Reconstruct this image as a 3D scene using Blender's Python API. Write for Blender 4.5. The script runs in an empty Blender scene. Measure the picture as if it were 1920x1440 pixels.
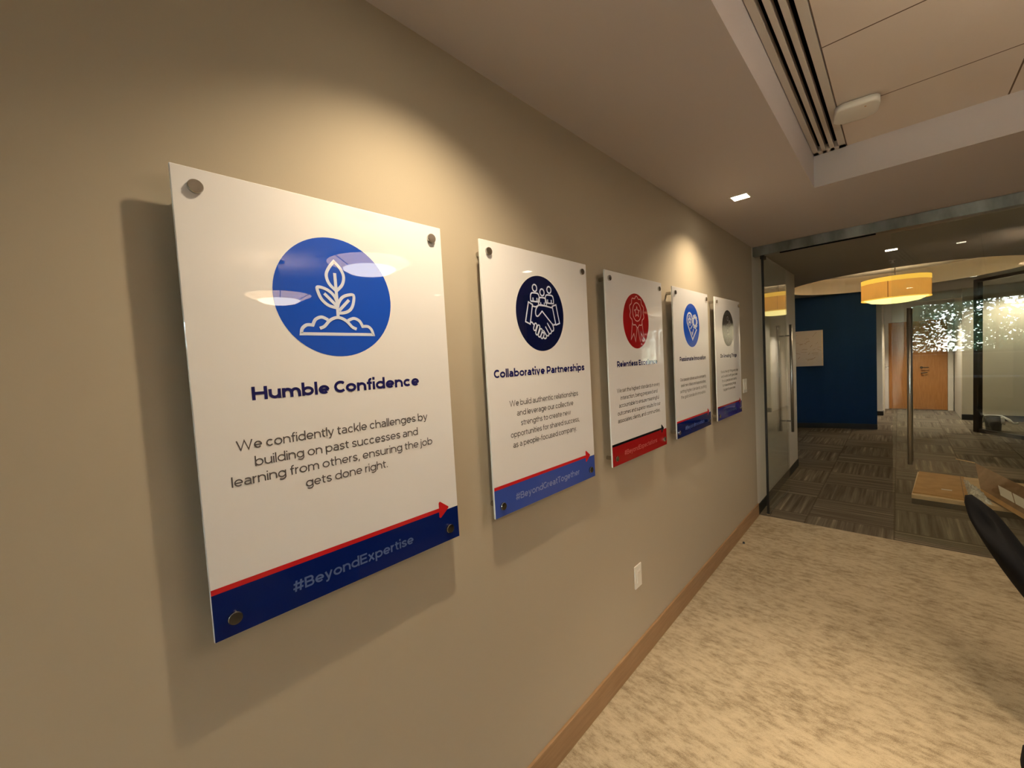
import bpy, bmesh, math, random
from mathutils import Vector, Matrix
sin, cos, pi, radians = math.sin, math.cos, math.pi, math.radians
random.seed(7)
SC = bpy.context.scene
COL = SC.collection

# ------------------------------------------------------------------ camera
CAM = Vector((1.0161, -0.1373, 1.632))
YAW, PITCH, ROLL, FPX = -0.7613, -0.0509, -0.0557, 763.2
fw = Vector((sin(YAW) * cos(PITCH), cos(YAW) * cos(PITCH), sin(PITCH)))
r0 = Vector((cos(YAW), -sin(YAW), 0)); u0 = r0.cross(fw)
rt = r0 * cos(ROLL) + u0 * sin(ROLL); up = -r0 * sin(ROLL) + u0 * cos(ROLL)
cd = bpy.data.cameras.new('camera'); cam = bpy.data.objects.new('camera', cd); COL.objects.link(cam)
cd.sensor_width = 36.0; cd.lens = FPX / 1920 * 36.0; cd.clip_start = 0.02; cd.clip_end = 300
cam.matrix_world = Matrix(((rt.x, up.x, -fw.x, CAM.x), (rt.y, up.y, -fw.y, CAM.y), (rt.z, up.z, -fw.z, CAM.z), (0, 0, 0, 1)))
SC.camera = cam

# ------------------------------------------------------------------ exposure, sky, room light
SC.view_settings.view_transform = 'Standard'; SC.view_settings.look = 'None'
SC.view_settings.gamma = 1.0; SC.view_settings.use_curve_mapping = False
SC.view_settings.exposure = 1.2
W = bpy.data.worlds.new('sky'); SC.world = W; W.use_nodes = True
wn = W.node_tree; wn.nodes.clear()
wo = wn.nodes.new('ShaderNodeOutputWorld'); wb = wn.nodes.new('ShaderNodeBackground')
sk = wn.nodes.new('ShaderNodeTexSky'); sk.sky_type = 'HOSEK_WILKIE'
sk.sun_direction = Vector((0.6, -0.5, 0.6)).normalized(); sk.turbidity = 4.0; sk.ground_albedo = 0.3
wn.links.new(sk.outputs[0], wb.inputs[0]); wn.links.new(wb.outputs[0], wo.inputs[0])
wb.inputs[1].default_value = 84.0

WARM = (1.0, 0.80, 0.52)
WARM2 = (1.0, 0.86, 0.66)
def spot(name, loc, watts, size, blend, col=WARM, rad=0.03, aim=None):
    l = bpy.data.lights.new(name, 'SPOT'); l.energy = watts; l.spot_size = radians(size); l.spot_blend = blend
    l.color = col; l.shadow_soft_size = rad
    o = bpy.data.objects.new(name, l); COL.objects.link(o); o.location = loc
    if aim:
        o.rotation_euler = (Vector(aim) - Vector(loc)).to_track_quat('-Z', 'Y').to_euler()
    return o
def bulb(name, loc, watts, col=WARM2, rad=0.05):
    l = bpy.data.lights.new(name, 'POINT'); l.energy = watts; l.color = col; l.shadow_soft_size = rad
    o = bpy.data.objects.new(name, l); COL.objects.link(o); o.location = loc
    return o
# the two recessed downlights washing the sign wall, those of glass front, lobby, corridor, office, and unseen added ones
spot('downlight_beam', (0.42, 0.52, 2.60), 28, 126, 0.85, rad=0.018, aim=(0.37, 0.54, 0))
spot('downlight_beam', (0.34, 2.70, 2.60), 22, 126, 0.8, rad=0.018, aim=(0.28, 2.72, 0))
spot('downlight_beam', (1.98, 3.24, 2.60), 16, 120, 0.5)
spot('downlight_beam', (3.60, 3.24, 2.60), 16, 120, 0.5)  # unseen extra beam added to help light the floor
spot('downlight_beam', (0.50, -1.50, 2.60), 44, 100, 0.8, aim=(0.50, -1.50, 0))
spot('downlight_beam', (1.30, 10.95, 2.60), 22, 110, 0.6)  # added to brighten the floor in front of the corridor
for _y, _p in ((1.50, 130), (-2.9, 60)): spot('downlight_beam', (1.25, _y, 2.79), _p, 66, 0.9, rad=0.10)  # out-of-view pair added to light the near carpet
spot('downlight_beam', (0.965, 5.85, 2.60), 17, 120, 0.5)
spot('downlight_beam', (1.35, 12.2, 2.44), 60, 105, 0.7, col=WARM2)
spot('downlight_beam', (2.62, 11.40, 2.60), 42, 140, 0.6, col=WARM2)

# ------------------------------------------------------------------ materials
def mat(name, col, rough=0.6, metal=0.0, spec=0.5, **kw):
    m = bpy.data.materials.new(name); m.use_nodes = True
    b = m.node_tree.nodes['Principled BSDF']
    b.inputs['Base Color'].default_value = (*col, 1); b.inputs['Roughness'].default_value = rough
    b.inputs['Metallic'].default_value = metal; b.inputs['Specular IOR Level'].default_value = spec
    for k, v in kw.items(): b.inputs[k].default_value = v
    return m
def nd(m, t, **kw):
    n = m.node_tree.nodes.new(t)
    for k, v in kw.items(): setattr(n, k, v)
    return n
def lk(m, a, b): m.node_tree.links.new(a, b)
def bsdf(m): return m.node_tree.nodes['Principled BSDF']
def objcoord(m, scale=(1, 1, 1), rot=(0, 0, 0), loc=(0, 0, 0)):
    g = nd(m, 'ShaderNodeNewGeometry'); mp = nd(m, 'ShaderNodeMapping')
    mp.inputs['Scale'].default_value = scale; mp.inputs['Rotation'].default_value = rot; mp.inputs['Location'].default_value = loc
    lk(m, g.outputs['Position'], mp.inputs['Vector']); return mp.outputs[0]
def noise(m, vec, scale, detail=4, rough=0.55):
    n = nd(m, 'ShaderNodeTexNoise'); n.inputs['Scale'].default_value = scale
    n.inputs['Detail'].default_value = detail; n.inputs['Roughness'].default_value = rough
    lk(m, vec, n.inputs['Vector']); return n.outputs['Fac']
def ramp(m, fac, stops):
    r = nd(m, 'ShaderNodeValToRGB'); e = r.color_ramp.elements
    while len(e) < len(stops): e.new(0.5)
    for el, (p, c) in zip(e, stops):
        el.position = p; el.color = (*c, 1)
    lk(m, fac, r.inputs[0]); return r.outputs[0]
def bump(m, h, strength=0.2, dist=0.01):
    b = nd(m, 'ShaderNodeBump'); b.inputs['Strength'].default_value = strength; b.inputs['Distance'].default_value = dist
    lk(m, h, b.inputs['Height']); lk(m, b.outputs[0], bsdf(m).inputs['Normal'])
def math_(m, op, a, b=None):
    n = nd(m, 'ShaderNodeMath', operation=op)
    for i, x in enumerate((a, b)):
        if x is None: continue
        if isinstance(x, (int, float)): n.inputs[i].default_value = x
        else: lk(m, x, n.inputs[i])
    return n.outputs[0]
def emit(name, col, s):
    m = bpy.data.materials.new(name); m.use_nodes = True; n = m.node_tree; n.nodes.clear()
    e = n.nodes.new('ShaderNodeEmission'); o = n.nodes.new('ShaderNodeOutputMaterial')
    e.inputs[0].default_value = (*col, 1); e.inputs[1].default_value = s; n.links.new(e.outputs[0], o.inputs[0]); return m

def painted(name, col, grain=0.03):
    m = mat(name, col, 0.75, spec=0.25)
    v = objcoord(m); bump(m, noise(m, v, 260, 2), 0.05, 0.002); return m
M_TAN = painted('tan_paint', (0.45, 0.388, 0.302))
M_WHITE = painted('white_paint', (0.70, 0.67, 0.62))
M_CEIL = painted('ceiling_paint', (0.56, 0.51, 0.515))
M_LCEIL = painted('lobby_ceiling_paint', (0.42, 0.39, 0.35))
M_COVE = painted('cove_paint', (0.78, 0.72, 0.62))
M_NAVYWALL = painted('navy_paint', (0.0022, 0.027, 0.085))
M_CREAM = painted('cream_paint', (0.66, 0.61, 0.50))
M_BLACKBASE = mat('black_rubber_base', (0.012, 0.012, 0.012), 0.5)
M_WOODBASE = mat('brown_base', (0.36, 0.22, 0.12), 0.5, spec=0.3)
_v = objcoord(M_WOODBASE, (14, 1.2, 14)); lk(M_WOODBASE, ramp(M_WOODBASE, noise(M_WOODBASE, _v, 5), [(0.3, (0.30, 0.178, 0.092)), (0.75, (0.39, 0.24, 0.13))]), bsdf(M_WOODBASE).inputs['Base Color'])

# beige carpet with drawn-out mottling
M_CARPET = mat('mottled_beige_carpet', (0.5, 0.42, 0.32), 0.95, spec=0.08)
_v = objcoord(M_CARPET, (1.0, 2.2, 1.0), (0, 0, radians(14)))
_a = noise(M_CARPET, _v, 14.0, 7, 0.78); _b = noise(M_CARPET, objcoord(M_CARPET, (1, 1.6, 1), (0, 0, radians(14))), 2.6, 3); _c = noise(M_CARPET, objcoord(M_CARPET), 330, 2)
_s = math_(M_CARPET, 'ADD', math_(M_CARPET, 'ADD', math_(M_CARPET, 'MULTIPLY', _a, 0.78), math_(M_CARPET, 'MULTIPLY', _b, 0.26)), math_(M_CARPET, 'MULTIPLY', math_(M_CARPET, 'SUBTRACT', _c, 0.5), 0.30))
lk(M_CARPET, ramp(M_CARPET, _s, [(0.35, (0.22, 0.168, 0.108)), (0.46, (0.36, 0.288, 0.197)), (0.53, (0.47, 0.385, 0.27)), (0.66, (0.55, 0.46, 0.33))]), bsdf(M_CARPET).inputs['Base Color'])
bump(M_CARPET, math_(M_CARPET, 'ADD', _c, math_(M_CARPET, 'MULTIPLY', _a, 1.5)), 0.5, 0.006)

# lobby carpet: 0.61 m squares laid quarter-turned, striped
M_LOBBY = mat('striped_carpet_tiles', (0.2, 0.16, 0.12), 0.95, spec=0.08)
_g = nd(M_LOBBY, 'ShaderNodeNewGeometry'); _sp = nd(M_LOBBY, 'ShaderNodeSeparateXYZ'); lk(M_LOBBY, _g.outputs['Position'], _sp.inputs[0])
_tx = math_(M_LOBBY, 'DIVIDE', math_(M_LOBBY, 'SUBTRACT', _sp.outputs[0], 0.37 - 6.1), 0.61)
_ty = math_(M_LOBBY, 'DIVIDE', math_(M_LOBBY, 'SUBTRACT', _sp.outputs[1], 4.61 - 6.1), 0.61)
_fx, _fy = math_(M_LOBBY, 'FLOOR', _tx), math_(M_LOBBY, 'FLOOR', _ty)
_par = math_(M_LOBBY, 'FLOORED_MODULO', math_(M_LOBBY, 'ADD', _fx, _fy), 2.0)
def mixf(m, f, a, b):
    return math_(m, 'ADD', math_(m, 'MULTIPLY', a, math_(m, 'SUBTRACT', 1.0, f)), math_(m, 'MULTIPLY', b, f))
_sx = mixf(M_LOBBY, _par, _sp.outputs[1], _sp.outputs[0])   # across the stripes
_sy = mixf(M_LOBBY, _par, _sp.outputs[0], _sp.outputs[1])   # along the stripes
_cb = nd(M_LOBBY, 'ShaderNodeCombineXYZ')
lk(M_LOBBY, math_(M_LOBBY, 'MULTIPLY', _sx, 30.0), _cb.inputs[0]); lk(M_LOBBY, math_(M_LOBBY, 'MULTIPLY', _sy, 0.9), _cb.inputs[1])
lk(M_LOBBY, math_(M_LOBBY, 'ADD', math_(M_LOBBY, 'MULTIPLY', _fx, 3.7), math_(M_LOBBY, 'MULTIPLY', _fy, 5.3)), _cb.inputs[2])
_n1 = noise(M_LOBBY, _cb.outputs[0], 1.0, 3, 0.6)
_ex = math_(M_LOBBY, 'ABSOLUTE', math_(M_LOBBY, 'SUBTRACT', math_(M_LOBBY, 'FRACT', _tx), 0.5))
_ey = math_(M_LOBBY, 'ABSOLUTE', math_(M_LOBBY, 'SUBTRACT', math_(M_LOBBY, 'FRACT', _ty), 0.5))
_edge = math_(M_LOBBY, 'GREATER_THAN', math_(M_LOBBY, 'MAXIMUM', _ex, _ey), 0.490)
_n2 = noise(M_LOBBY, objcoord(M_LOBBY), 200, 2)
_t = math_(M_LOBBY, 'ADD', _n1, math_(M_LOBBY, 'MULTIPLY', math_(M_LOBBY, 'SUBTRACT', _n2, 0.5), 0.25))
_t = math_(M_LOBBY, 'SUBTRACT', _t, math_(M_LOBBY, 'MULTIPLY', _edge, 0.16))
lk(M_LOBBY, ramp(M_LOBBY, _t, [(0.30, (0.080, 0.064, 0.048)), (0.47, (0.135, 0.111, 0.083)), (0.60, (0.18, 0.15, 0.113)), (0.76, (0.34, 0.29, 0.215))]), bsdf(M_LOBBY).inputs['Base Color'])
bump(M_LOBBY, math_(M_LOBBY, 'ADD', _n1, _n2), 0.4, 0.006)

# acoustic ceiling squares with fine joints
M_TILE = mat('acoustic_ceiling_tile', (0.66, 0.60, 0.55), 0.9, spec=0.1)
_g = nd(M_TILE, 'ShaderNodeNewGeometry'); _sp = nd(M_TILE, 'ShaderNodeSeparateXYZ'); lk(M_TILE, _g.outputs['Position'], _sp.inputs[0])
_ex = math_(M_TILE, 'ABSOLUTE', math_(M_TILE, 'SUBTRACT', math_(M_TILE, 'FRACT', math_(M_TILE, 'DIVIDE', math_(M_TILE, 'SUBTRACT', _sp.outputs[0], 0.80 - 6.1), 0.61)), 0.5))
_ey = math_(M_TILE, 'ABSOLUTE', math_(M_TILE, 'SUBTRACT', math_(M_TILE, 'FRACT', math_(M_TILE, 'DIVIDE', math_(M_TILE, 'SUBTRACT', _sp.outputs[1], 1.955 - 12.2), 0.61)), 0.5))
_edge = math_(M_TILE, 'GREATER_THAN', math_(M_TILE, 'MAXIMUM', _ex, _ey), 0.4945)
_mx = nd(M_TILE, 'ShaderNodeMix', data_type='RGBA'); lk(M_TILE, _edge, _mx.inputs[0])
_mx.inputs[6].default_value = (0.70, 0.62, 0.56, 1); _mx.inputs[7].default_value = (0.16, 0.11, 0.08, 1)
lk(M_TILE, _mx.outputs[2], bsdf(M_TILE).inputs['Base Color'])
bump(M_TILE, noise(M_TILE, objcoord(M_TILE), 180, 2), 0.1, 0.003)

M_METAL = mat('brushed_steel', (0.42, 0.40, 0.36), 0.32, 1.0)
M_HEADER = mat('satin_aluminium', (0.34, 0.335, 0.32), 0.38, 1.0)
_v = objcoord(M_HEADER, (3, 1, 1)); lk(M_HEADER, ramp(M_HEADER, noise(M_HEADER, _v, 2.2), [(0.3, (0.15, 0.14, 0.125)), (0.7, (0.36, 0.35, 0.335))]), bsdf(M_HEADER).inputs['Base Color'])
M_CHROME = mat('polished_steel', (0.50, 0.48, 0.45), 0.08, 1.0)
M_BRONZE = mat('dark_bronze', (0.055, 0.040, 0.028), 0.4, 0.6)
M_BLACK = mat('black_plastic', (0.008, 0.008, 0.009), 0.45)
M_FABRIC = mat('black_fabric', (0.006, 0.0055, 0.006), 0.9, spec=0.15)
M_SEAL = mat('dark_seal', (0.01, 0.01, 0.01), 0.6)
M_PLASTICW = mat('white_plastic', (0.78, 0.75, 0.70), 0.4)
M_VOID = mat('black_void', (0.004, 0.003, 0.003), 0.9, spec=0.0)
M_DIFFW = mat('white_metal', (0.64, 0.59, 0.54), 0.55)
M_KRAFT = mat('kraft_cardboard', (0.50, 0.285, 0.115), 0.8, spec=0.15)
_v = objcoord(M_KRAFT); lk(M_KRAFT, ramp(M_KRAFT, noise(M_KRAFT, _v, 9, 5), [(0.3, (0.43, 0.235, 0.09)), (0.7, (0.55, 0.32, 0.135))]), bsdf(M_KRAFT).inputs['Base Color'])
M_KRAFT2 = mat('brown_cardboard', (0.27, 0.165, 0.095), 0.8, spec=0.15)
_v = objcoord(M_KRAFT2); lk(M_KRAFT2, ramp(M_KRAFT2, noise(M_KRAFT2, _v, 9, 5), [(0.3, (0.22, 0.13, 0.07)), (0.7, (0.31, 0.19, 0.11))]), bsdf(M_KRAFT2).inputs['Base Color'])
M_PALEWOOD = mat('pale_board', (0.70, 0.50, 0.29), 0.7)
_v = objcoord(M_PALEWOOD, (1.5, 20, 20)); lk(M_PALEWOOD, ramp(M_PALEWOOD, noise(M_PALEWOOD, _v, 4), [(0.3, (0.60, 0.41, 0.22)), (0.7, (0.76, 0.56, 0.34))]), bsdf(M_PALEWOOD).inputs['Base Color'])
M_DARKBOX = mat('dark_board', (0.055, 0.043, 0.03), 0.8)
M_PAPER = mat('paper', (0.74, 0.68, 0.60), 0.7)
M_DOOR = mat('oak_veneer', (0.42, 0.185, 0.055), 0.45, spec=0.3)
_v = objcoord(M_DOOR, (12, 12, 1.1)); lk(M_DOOR, ramp(M_DOOR, noise(M_DOOR, _v, 4, 5), [(0.3, (0.36, 0.150, 0.040)), (0.75, (0.49, 0.23, 0.075))]), bsdf(M_DOOR).inputs['Base Color'])
M_TABLE = mat('walnut_top', (0.16, 0.085, 0.045), 0.25)
M_BAG = mat('bin_liner', (0.75, 0.72, 0.66), 0.35)
M_FILM = mat('clear_wrap', (0.80, 0.78, 0.72), 0.16, spec=0.9, Alpha=0.72)

def glass(name, tint):
    m = bpy.data.materials.new(name); m.use_nodes = True; n = m.node_tree; n.nodes.clear()
    out = n.nodes.new('ShaderNodeOutputMaterial'); mix = n.nodes.new('ShaderNodeMixShader')
    tr = n.nodes.new('ShaderNodeBsdfTransparent'); gl = n.nodes.new('ShaderNodeBsdfGlossy')
    tr.inputs[0].default_value = (*tint, 1); gl.inputs['Roughness'].default_value = 0.0; gl.inputs[0].default_value = (1, 1, 1, 1)
    g = n.nodes.new('ShaderNodeNewGeometry'); d = n.nodes.new('ShaderNodeVectorMath'); d.operation = 'DOT_PRODUCT'
    n.links.new(g.outputs['Normal'], d.inputs[0]); n.links.new(g.outputs['Incoming'], d.inputs[1])
    a = math_(m, 'ABSOLUTE', d.outputs['Value']); p = math_(m, 'POWER', math_(m, 'SUBTRACT', 1.0, a), 5.0)
    f = math_(m, 'ADD', math_(m, 'MULTIPLY', p, 0.96), 0.04)
    n.links.new(f, mix.inputs[0]); n.links.new(tr.outputs[0], mix.inputs[1]); n.links.new(gl.outputs[0], mix.inputs[2])
    n.links.new(mix.outputs[0], out.inputs[0]); return m
M_GLASS = glass('clear_glass', (0.955, 0.975, 0.95))

def shade_mat(name, col, glow, s, trans=0.55):
    m = bpy.data.materials.new(name); m.use_nodes = True; n = m.node_tree; n.nodes.clear()
    out = n.nodes.new('ShaderNodeOutputMaterial'); a1 = n.nodes.new('ShaderNodeAddShader'); mx = n.nodes.new('ShaderNodeMixShader')
    d = n.nodes.new('ShaderNodeBsdfDiffuse'); t = n.nodes.new('ShaderNodeBsdfTranslucent'); e = n.nodes.new('ShaderNodeEmission')
    d.inputs[0].default_value = t.inputs[0].default_value = (*col, 1); e.inputs[0].default_value = (*glow, 1); e.inputs[1].default_value = s
    v = objcoord(m, (40, 40, 3)); f = noise(m, v, 6, 3)
    mp = nd(m, 'ShaderNodeMapRange'); mp.inputs[3].default_value = s * 0.85; mp.inputs[4].default_value = s * 1.15; lk(m, f, mp.inputs[0]); lk(m, mp.outputs[0], e.inputs[1])
    mx.inputs[0].default_value = trans
    n.links.new(d.outputs[0], mx.inputs[1]); n.links.new(t.outputs[0], mx.inputs[2]); n.links.new(mx.outputs[0], a1.inputs[0]); n.links.new(e.outputs[0], a1.inputs[1]); n.links.new(a1.outputs[0], out.inputs[0])
    return m

# ------------------------------------------------------------------ mesh helpers
def obj(name, bm, m, parent=None, smooth=False, loc=None):
    me = bpy.data.meshes.new(name)
    if name not in ('icon', 'title', 'paragraph', 'hashtag', 'print', 'emblem', 'footer_band', 'arrow'): bmesh.ops.recalc_face_normals(bm, faces=bm.faces[:])
    bm.to_mesh(me); bm.free()
    for x in (m if isinstance(m, (list, tuple)) else [m]): me.materials.append(x)
    if smooth:
        for p in me.polygons: p.use_smooth = True
    o = bpy.data.objects.new(name, me); COL.objects.link(o)
    if parent: o.parent = parent
    if loc: o.location = loc
    return o
def tag(o, label, cat, group=None, kind=None):
    o['label'] = label; o['category'] = cat
    if group: o['group'] = group
    if kind: o['kind'] = kind
    return o
def thing(name, label, cat, loc=(0, 0, 0), rotz=0, group=None):
    o = bpy.data.objects.new(name, None); COL.objects.link(o); o.empty_display_size = 0.05
    o.location = loc; o.rotation_euler = (0, 0, rotz); return tag(o, label, cat, group)
def struct(name, bm, m, label, cat, parent=None, smooth=False):
    o = obj(name, bm, m, parent, smooth)
    if parent is None: o['kind'] = 'structure'; o['label'] = label; o['category'] = cat
    return o
def B(): return bmesh.new()
def box(bm, x0, x1, y0, y1, z0, z1, bev=0.0, mi=0, mtx=None, seg=2):
    r = bmesh.ops.create_cube(bm, size=1.0); vs = r['verts']
    for v in vs: v.co = Vector(((x0 + x1) / 2 + v.co.x * (x1 - x0), (y0 + y1) / 2 + v.co.y * (y1 - y0), (z0 + z1) / 2 + v.co.z * (z1 - z0)))
    fs = {f for v in vs for f in v.link_faces}
    for f in fs: f.material_index = mi
    if bev > 0:
        es = list({e for v in vs for e in v.link_edges})
        rr = bmesh.ops.bevel(bm, geom=es, offset=bev, segments=seg, affect='EDGES', profile=0.5)
        vs = list({v for f in rr['faces'] for v in f.verts} | {v for v in vs if v.is_valid})
    if mtx:
        for v in vs: v.co = mtx @ v.co
    return bm
def bx(*a, **k): return box(B(), *a, **k)
def lathe(bm, prof, c=(0, 0, 0), n=32, axis='Z', caps=True, mi=0):
    rings = []
    for r, h in prof:
        ring = []
        for i in range(n):
            a = 2 * pi * i / n; p = (r * cos(a), r * sin(a), h)
            if axis == 'X': p = (p[2], p[0], p[1])
            elif axis == 'Y': p = (p[0], p[2], p[1])
            ring.append(bm.verts.new(Vector(p) + Vector(c)))
        rings.append(ring)
    for a, b in zip(rings, rings[1:]):
        for i in range(n):
            f = bm.faces.new((a[i], a[(i + 1) % n], b[(i + 1) % n], b[i])); f.material_index = mi
    if caps:
        f = bm.faces.new(rings[0][::-1]); f.material_index = mi; f = bm.faces.new(rings[-1]); f.material_index = mi
    return bm
def tube(bm, pts, r, n=12, caps=True):
    pts = [Vector(p) for p in pts]; rings = []; prev = None
    for i, p in enumerate(pts):
        t = (pts[min(i + 1, len(pts) - 1)] - pts[max(i - 1, 0)]).normalized()
        if prev is None: a = t.orthogonal().normalized()
        else: a = (prev - t * prev.dot(t)).normalized()
        prev = a; b = t.cross(a); rr = r[i] if isinstance(r, (list, tuple)) else r
        rings.append([bm.verts.new(p + a * cos(2 * pi * k / n) * rr + b * sin(2 * pi * k / n) * rr) for k in range(n)])
    for a, b in zip(rings, rings[1:]):
        for k in range(n): bm.faces.new((a[k], a[(k + 1) % n], b[(k + 1) % n], b[k]))
    if caps: bm.faces.new(rings[0][::-1]); bm.faces.new(rings[-1])
    return bm
def prism(bm, poly, z0, z1, mi=0):
    a = [bm.verts.new((x, y, z0)) for x, y in poly]; b = [bm.verts.new((x, y, z1)) for x, y in poly]; n = len(poly)
    bm.faces.new(a[::-1]).material_index = mi; bm.faces.new(b).material_index = mi
    for i in range(n): bm.faces.new((a[i], a[(i + 1) % n], b[(i + 1) % n], b[i])).material_index = mi
    return bm
def ring_slab(bm, outer, inner, z0, z1):
    n = len(outer); V = lambda P, z: [bm.verts.new((x, y, z)) for x, y in P]
    o0, o1, i0, i1 = V(outer, z0), V(outer, z1), V(inner, z0), V(inner, z1)
    for k in range(n):
        j = (k + 1) % n
        bm.faces.new((o0[k], i0[k], i0[j], o0[j])); bm.faces.new((o1[k], o1[j], i1[j], i1[k]))
        bm.faces.new((i0[k], i1[k], i1[j], i0[j])); bm.faces.new((o0[k], o0[j], o1[j], o1[k]))
    return bm
arc0 = lambda x, y, r, a0: [(x + r * cos(radians(a0 + 15 * i)), y + r * sin(radians(a0 + 15 * i))) for i in range(7)]
rect = lambda x0, x1, y0, y1: [(x0, y0), (x1, y0), (x1, y1), (x0, y1)]

# ------------------------------------------------------------------ the room: setting
ZC, ZT, YB, XR = 2.609, 2.80, -5.5, 5.2       # soffit, tray ceiling, back wall, far side wall
YG = 4.40                                      # glass front
TR = (0.643, 4.6, -3.4, 3.055)                 # tray opening
struct('floor', bx(-0.12, XR, YB, 4.365, -0.1, 0), M_CARPET, 'mottled beige carpet of the meeting room', 'carpet')
struct('floor_lobby', bx(-4.2, XR, 4.365, 13.6, -0.1, 0), M_LOBBY, 'brown striped carpet squares of the lobby beyond the glass', 'carpet')
struct('wall_left', bx(-0.15, 0, YB, 4.34, 0, 2.9), M_TAN, 'tan painted wall carrying the five signs', 'wall')
struct('wall_lobby_left', bx(-0.15, 0, 4.34, 6.56, 0, 2.9), M_WHITE, 'short white wall beside the open glass door', 'wall')
struct('baseboard_left', bx(0, 0.012, YB, 4.338, 0, 0.122, bev=0.002), M_WOODBASE, 'brown baseboard along the tan wall', 'baseboard')
struct('baseboard_lobby', bx(0, 0.008, 4.345, 6.56, 0, 0.102, bev=0.002), M_BLACKBASE, 'black base along the short white lobby wall', 'baseboard')
struct('ceiling', ring_slab(B(), rect(-0.1, XR, YB, 4.5), rect(TR[0], TR[1], TR[2], TR[3]), ZC, ZT + 0.12), M_CEIL, 'plain painted soffit around the recessed ceiling', 'ceiling')
struct('ceiling_tray', bx(0.80, TR[1], TR[2], TR[3], ZT, ZT + 0.06), M_TILE, 'recessed ceiling of square acoustic tiles', 'ceiling')
struct('wall_right', bx(XR, XR + 0.1, YB, 13.6, 0, 2.9), M_TAN, 'side wall of the meeting room', 'wall')
# back wall with a window looking out on trees and an added one
WZ0, WZ1 = 1.28, 2.56
WX = ((0.04, 1.98), (3.1, 4.9))  # second opening is added to bring in more daylight
b = B()
for x0, x1, z0, z1 in ((-0.15, WX[0][0], 0, 2.9), (WX[0][1], WX[1][0], 0, 2.9), (WX[1][1], XR, 0, 2.9), (WX[0][0], WX[0][1], 0, WZ0), (WX[0][0], WX[0][1], WZ1, 2.9), (WX[1][0], WX[1][1], 0, WZ0), (WX[1][0], WX[1][1], WZ1, 2.9)):
    box(b, x0, x1, YB - 0.15, YB, z0, z1)
struct('wall_back', b, M_TAN, 'back wall of the meeting room with its window openings', 'wall')
for i, (x0, x1) in enumerate(WX):
    win = bpy.data.objects.new('window_%d' % (i + 1), None); COL.objects.link(win); win['kind'] = 'structure'; win['category'] = 'window'
    win['label'] = ('window in the back wall mirrored in the glass door', 'unseen second window in the back wall, added for daylight')[i]
    b = B()
    for x in (x0, x1 - 0.05, 1.52 if i == 0 else 4.0): box(b, x, x + 0.05, YB - 0.11, YB - 0.05, WZ0, WZ1)
    for z in (WZ0, WZ1 - 0.05): box(b, x0, x1, YB - 0.11, YB - 0.05, z, z + 0.05)
    obj('window_frame', b, M_BRONZE, win)
    obj('window_glass', bx(x0, x1, YB - 0.085, YB - 0.079, WZ0, WZ1), M_GLASS, win)
    obj('window_sill', bx(x0 - 0.03, x1 + 0.03, YB - 0.02, YB + 0.03, WZ0 - 0.03, WZ0), M_WHITE, win)

# lobby shell
cx, cy, cr = 0.98, 8.72, 1.40
angs = sorted([2 * pi * i / 72 for i in range(72)] + [math.atan2(y - cy, x - cx) % (2 * pi) for x, y in rect(-4.2, XR, 4.5, 13.6)])
inner = [(cx + cr * cos(a), cy + cr * sin(a)) for a in angs]
def ray_rect(a):
    c, s = cos(a), sin(a)
    tx = ((XR - cx) / c if c > 0 else (-4.2 - cx) / c) if abs(c) > 1e-9 else 1e9
    ty = ((13.6 - cy) / s if s > 0 else (4.5 - cy) / s) if abs(s) > 1e-9 else 1e9
    t = min(tx, ty); return (cx + c * t, cy + s * t)
b = ring_slab(B(), [ray_rect(a) for a in angs], inner, ZC, ZC + 0.28)
b.normal_update()
for f in b.faces:
    c = f.calc_center_median()
    if abs(f.normal.z) < 0.3 and (c.x - cx) ** 2 + (c.y - cy) ** 2 < (cr + 0.05) ** 2: f.material_index = 1
struct('ceiling_lobby', b, [M_LCEIL, M_COVE], 'lobby ceiling with its round recess', 'ceiling')
struct('ceiling_recess', lathe(B(), [(cr + 0.05, ZC + 0.28), (cr + 0.05, ZC + 0.34)], (cx, cy, 0), 72), M_COVE, 'cream top of the round ceiling recess', 'ceiling')
def wallstrip(name, pts, z0, z1, th, m, label, cat):
    b = B(); n = len(pts); nr = []
    for i in range(n):
        d = (Vector(pts[min(i + 1, n - 1)]) - Vector(pts[max(i - 1, 0)])).normalized(); nr.append(Vector((-d.y, d.x)) * th)
    poly = [tuple(p) for p in pts] + [tuple(Vector(p) + q) for p, q in reversed(list(zip(pts, nr)))]
    n2 = len(poly); A = [b.verts.new((x, y, z0)) for x, y in poly]; C = [b.verts.new((x, y, z1)) for x, y in poly]
    for i in range(n2): b.faces.new((A[i], A[(i + 1) % n2], C[(i + 1) % n2], C[i]))
    for i in range(n - 1):
        b.faces.new((A[i], A[i + 1], A[n2 - 2 - i], A[n2 - 1 - i])); b.faces.new((C[i], C[i + 1], C[n2 - 2 - i], C[n2 - 1 - i]))
    return struct(name, b, m, label, cat)
def blue_y(x): return 10.09 - 0.30 * (max(0.0, 0.717 - x) / 1.2) ** 1.6
bp = [(x, blue_y(x)) for x in [-3.0 + 3.717 * i / 24 for i in range(25)]]
wallstrip('wall_blue', bp, 0, 2.62, 0.12, M_NAVYWALL, 'gently curved navy blue lobby wall', 'wall')
wallstrip('baseboard_blue', [(x, y - 0.008) for x, y in bp], 0, 0.10, 0.02, M_BLACKBASE, 'black base along the navy blue wall', 'baseboard')
struct('wall_corridor_left', bx(0.60, 0.752, 12.1, 13.5, 0, 2.62), M_WHITE, 'narrow white wall end past the blue wall', 'wall')
struct('baseboard_corridor', bx(0.592, 0.76, 12.092, 13.36, 0, 0.10), M_BLACKBASE, 'black base of the narrow white wall end', 'baseboard')
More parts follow.
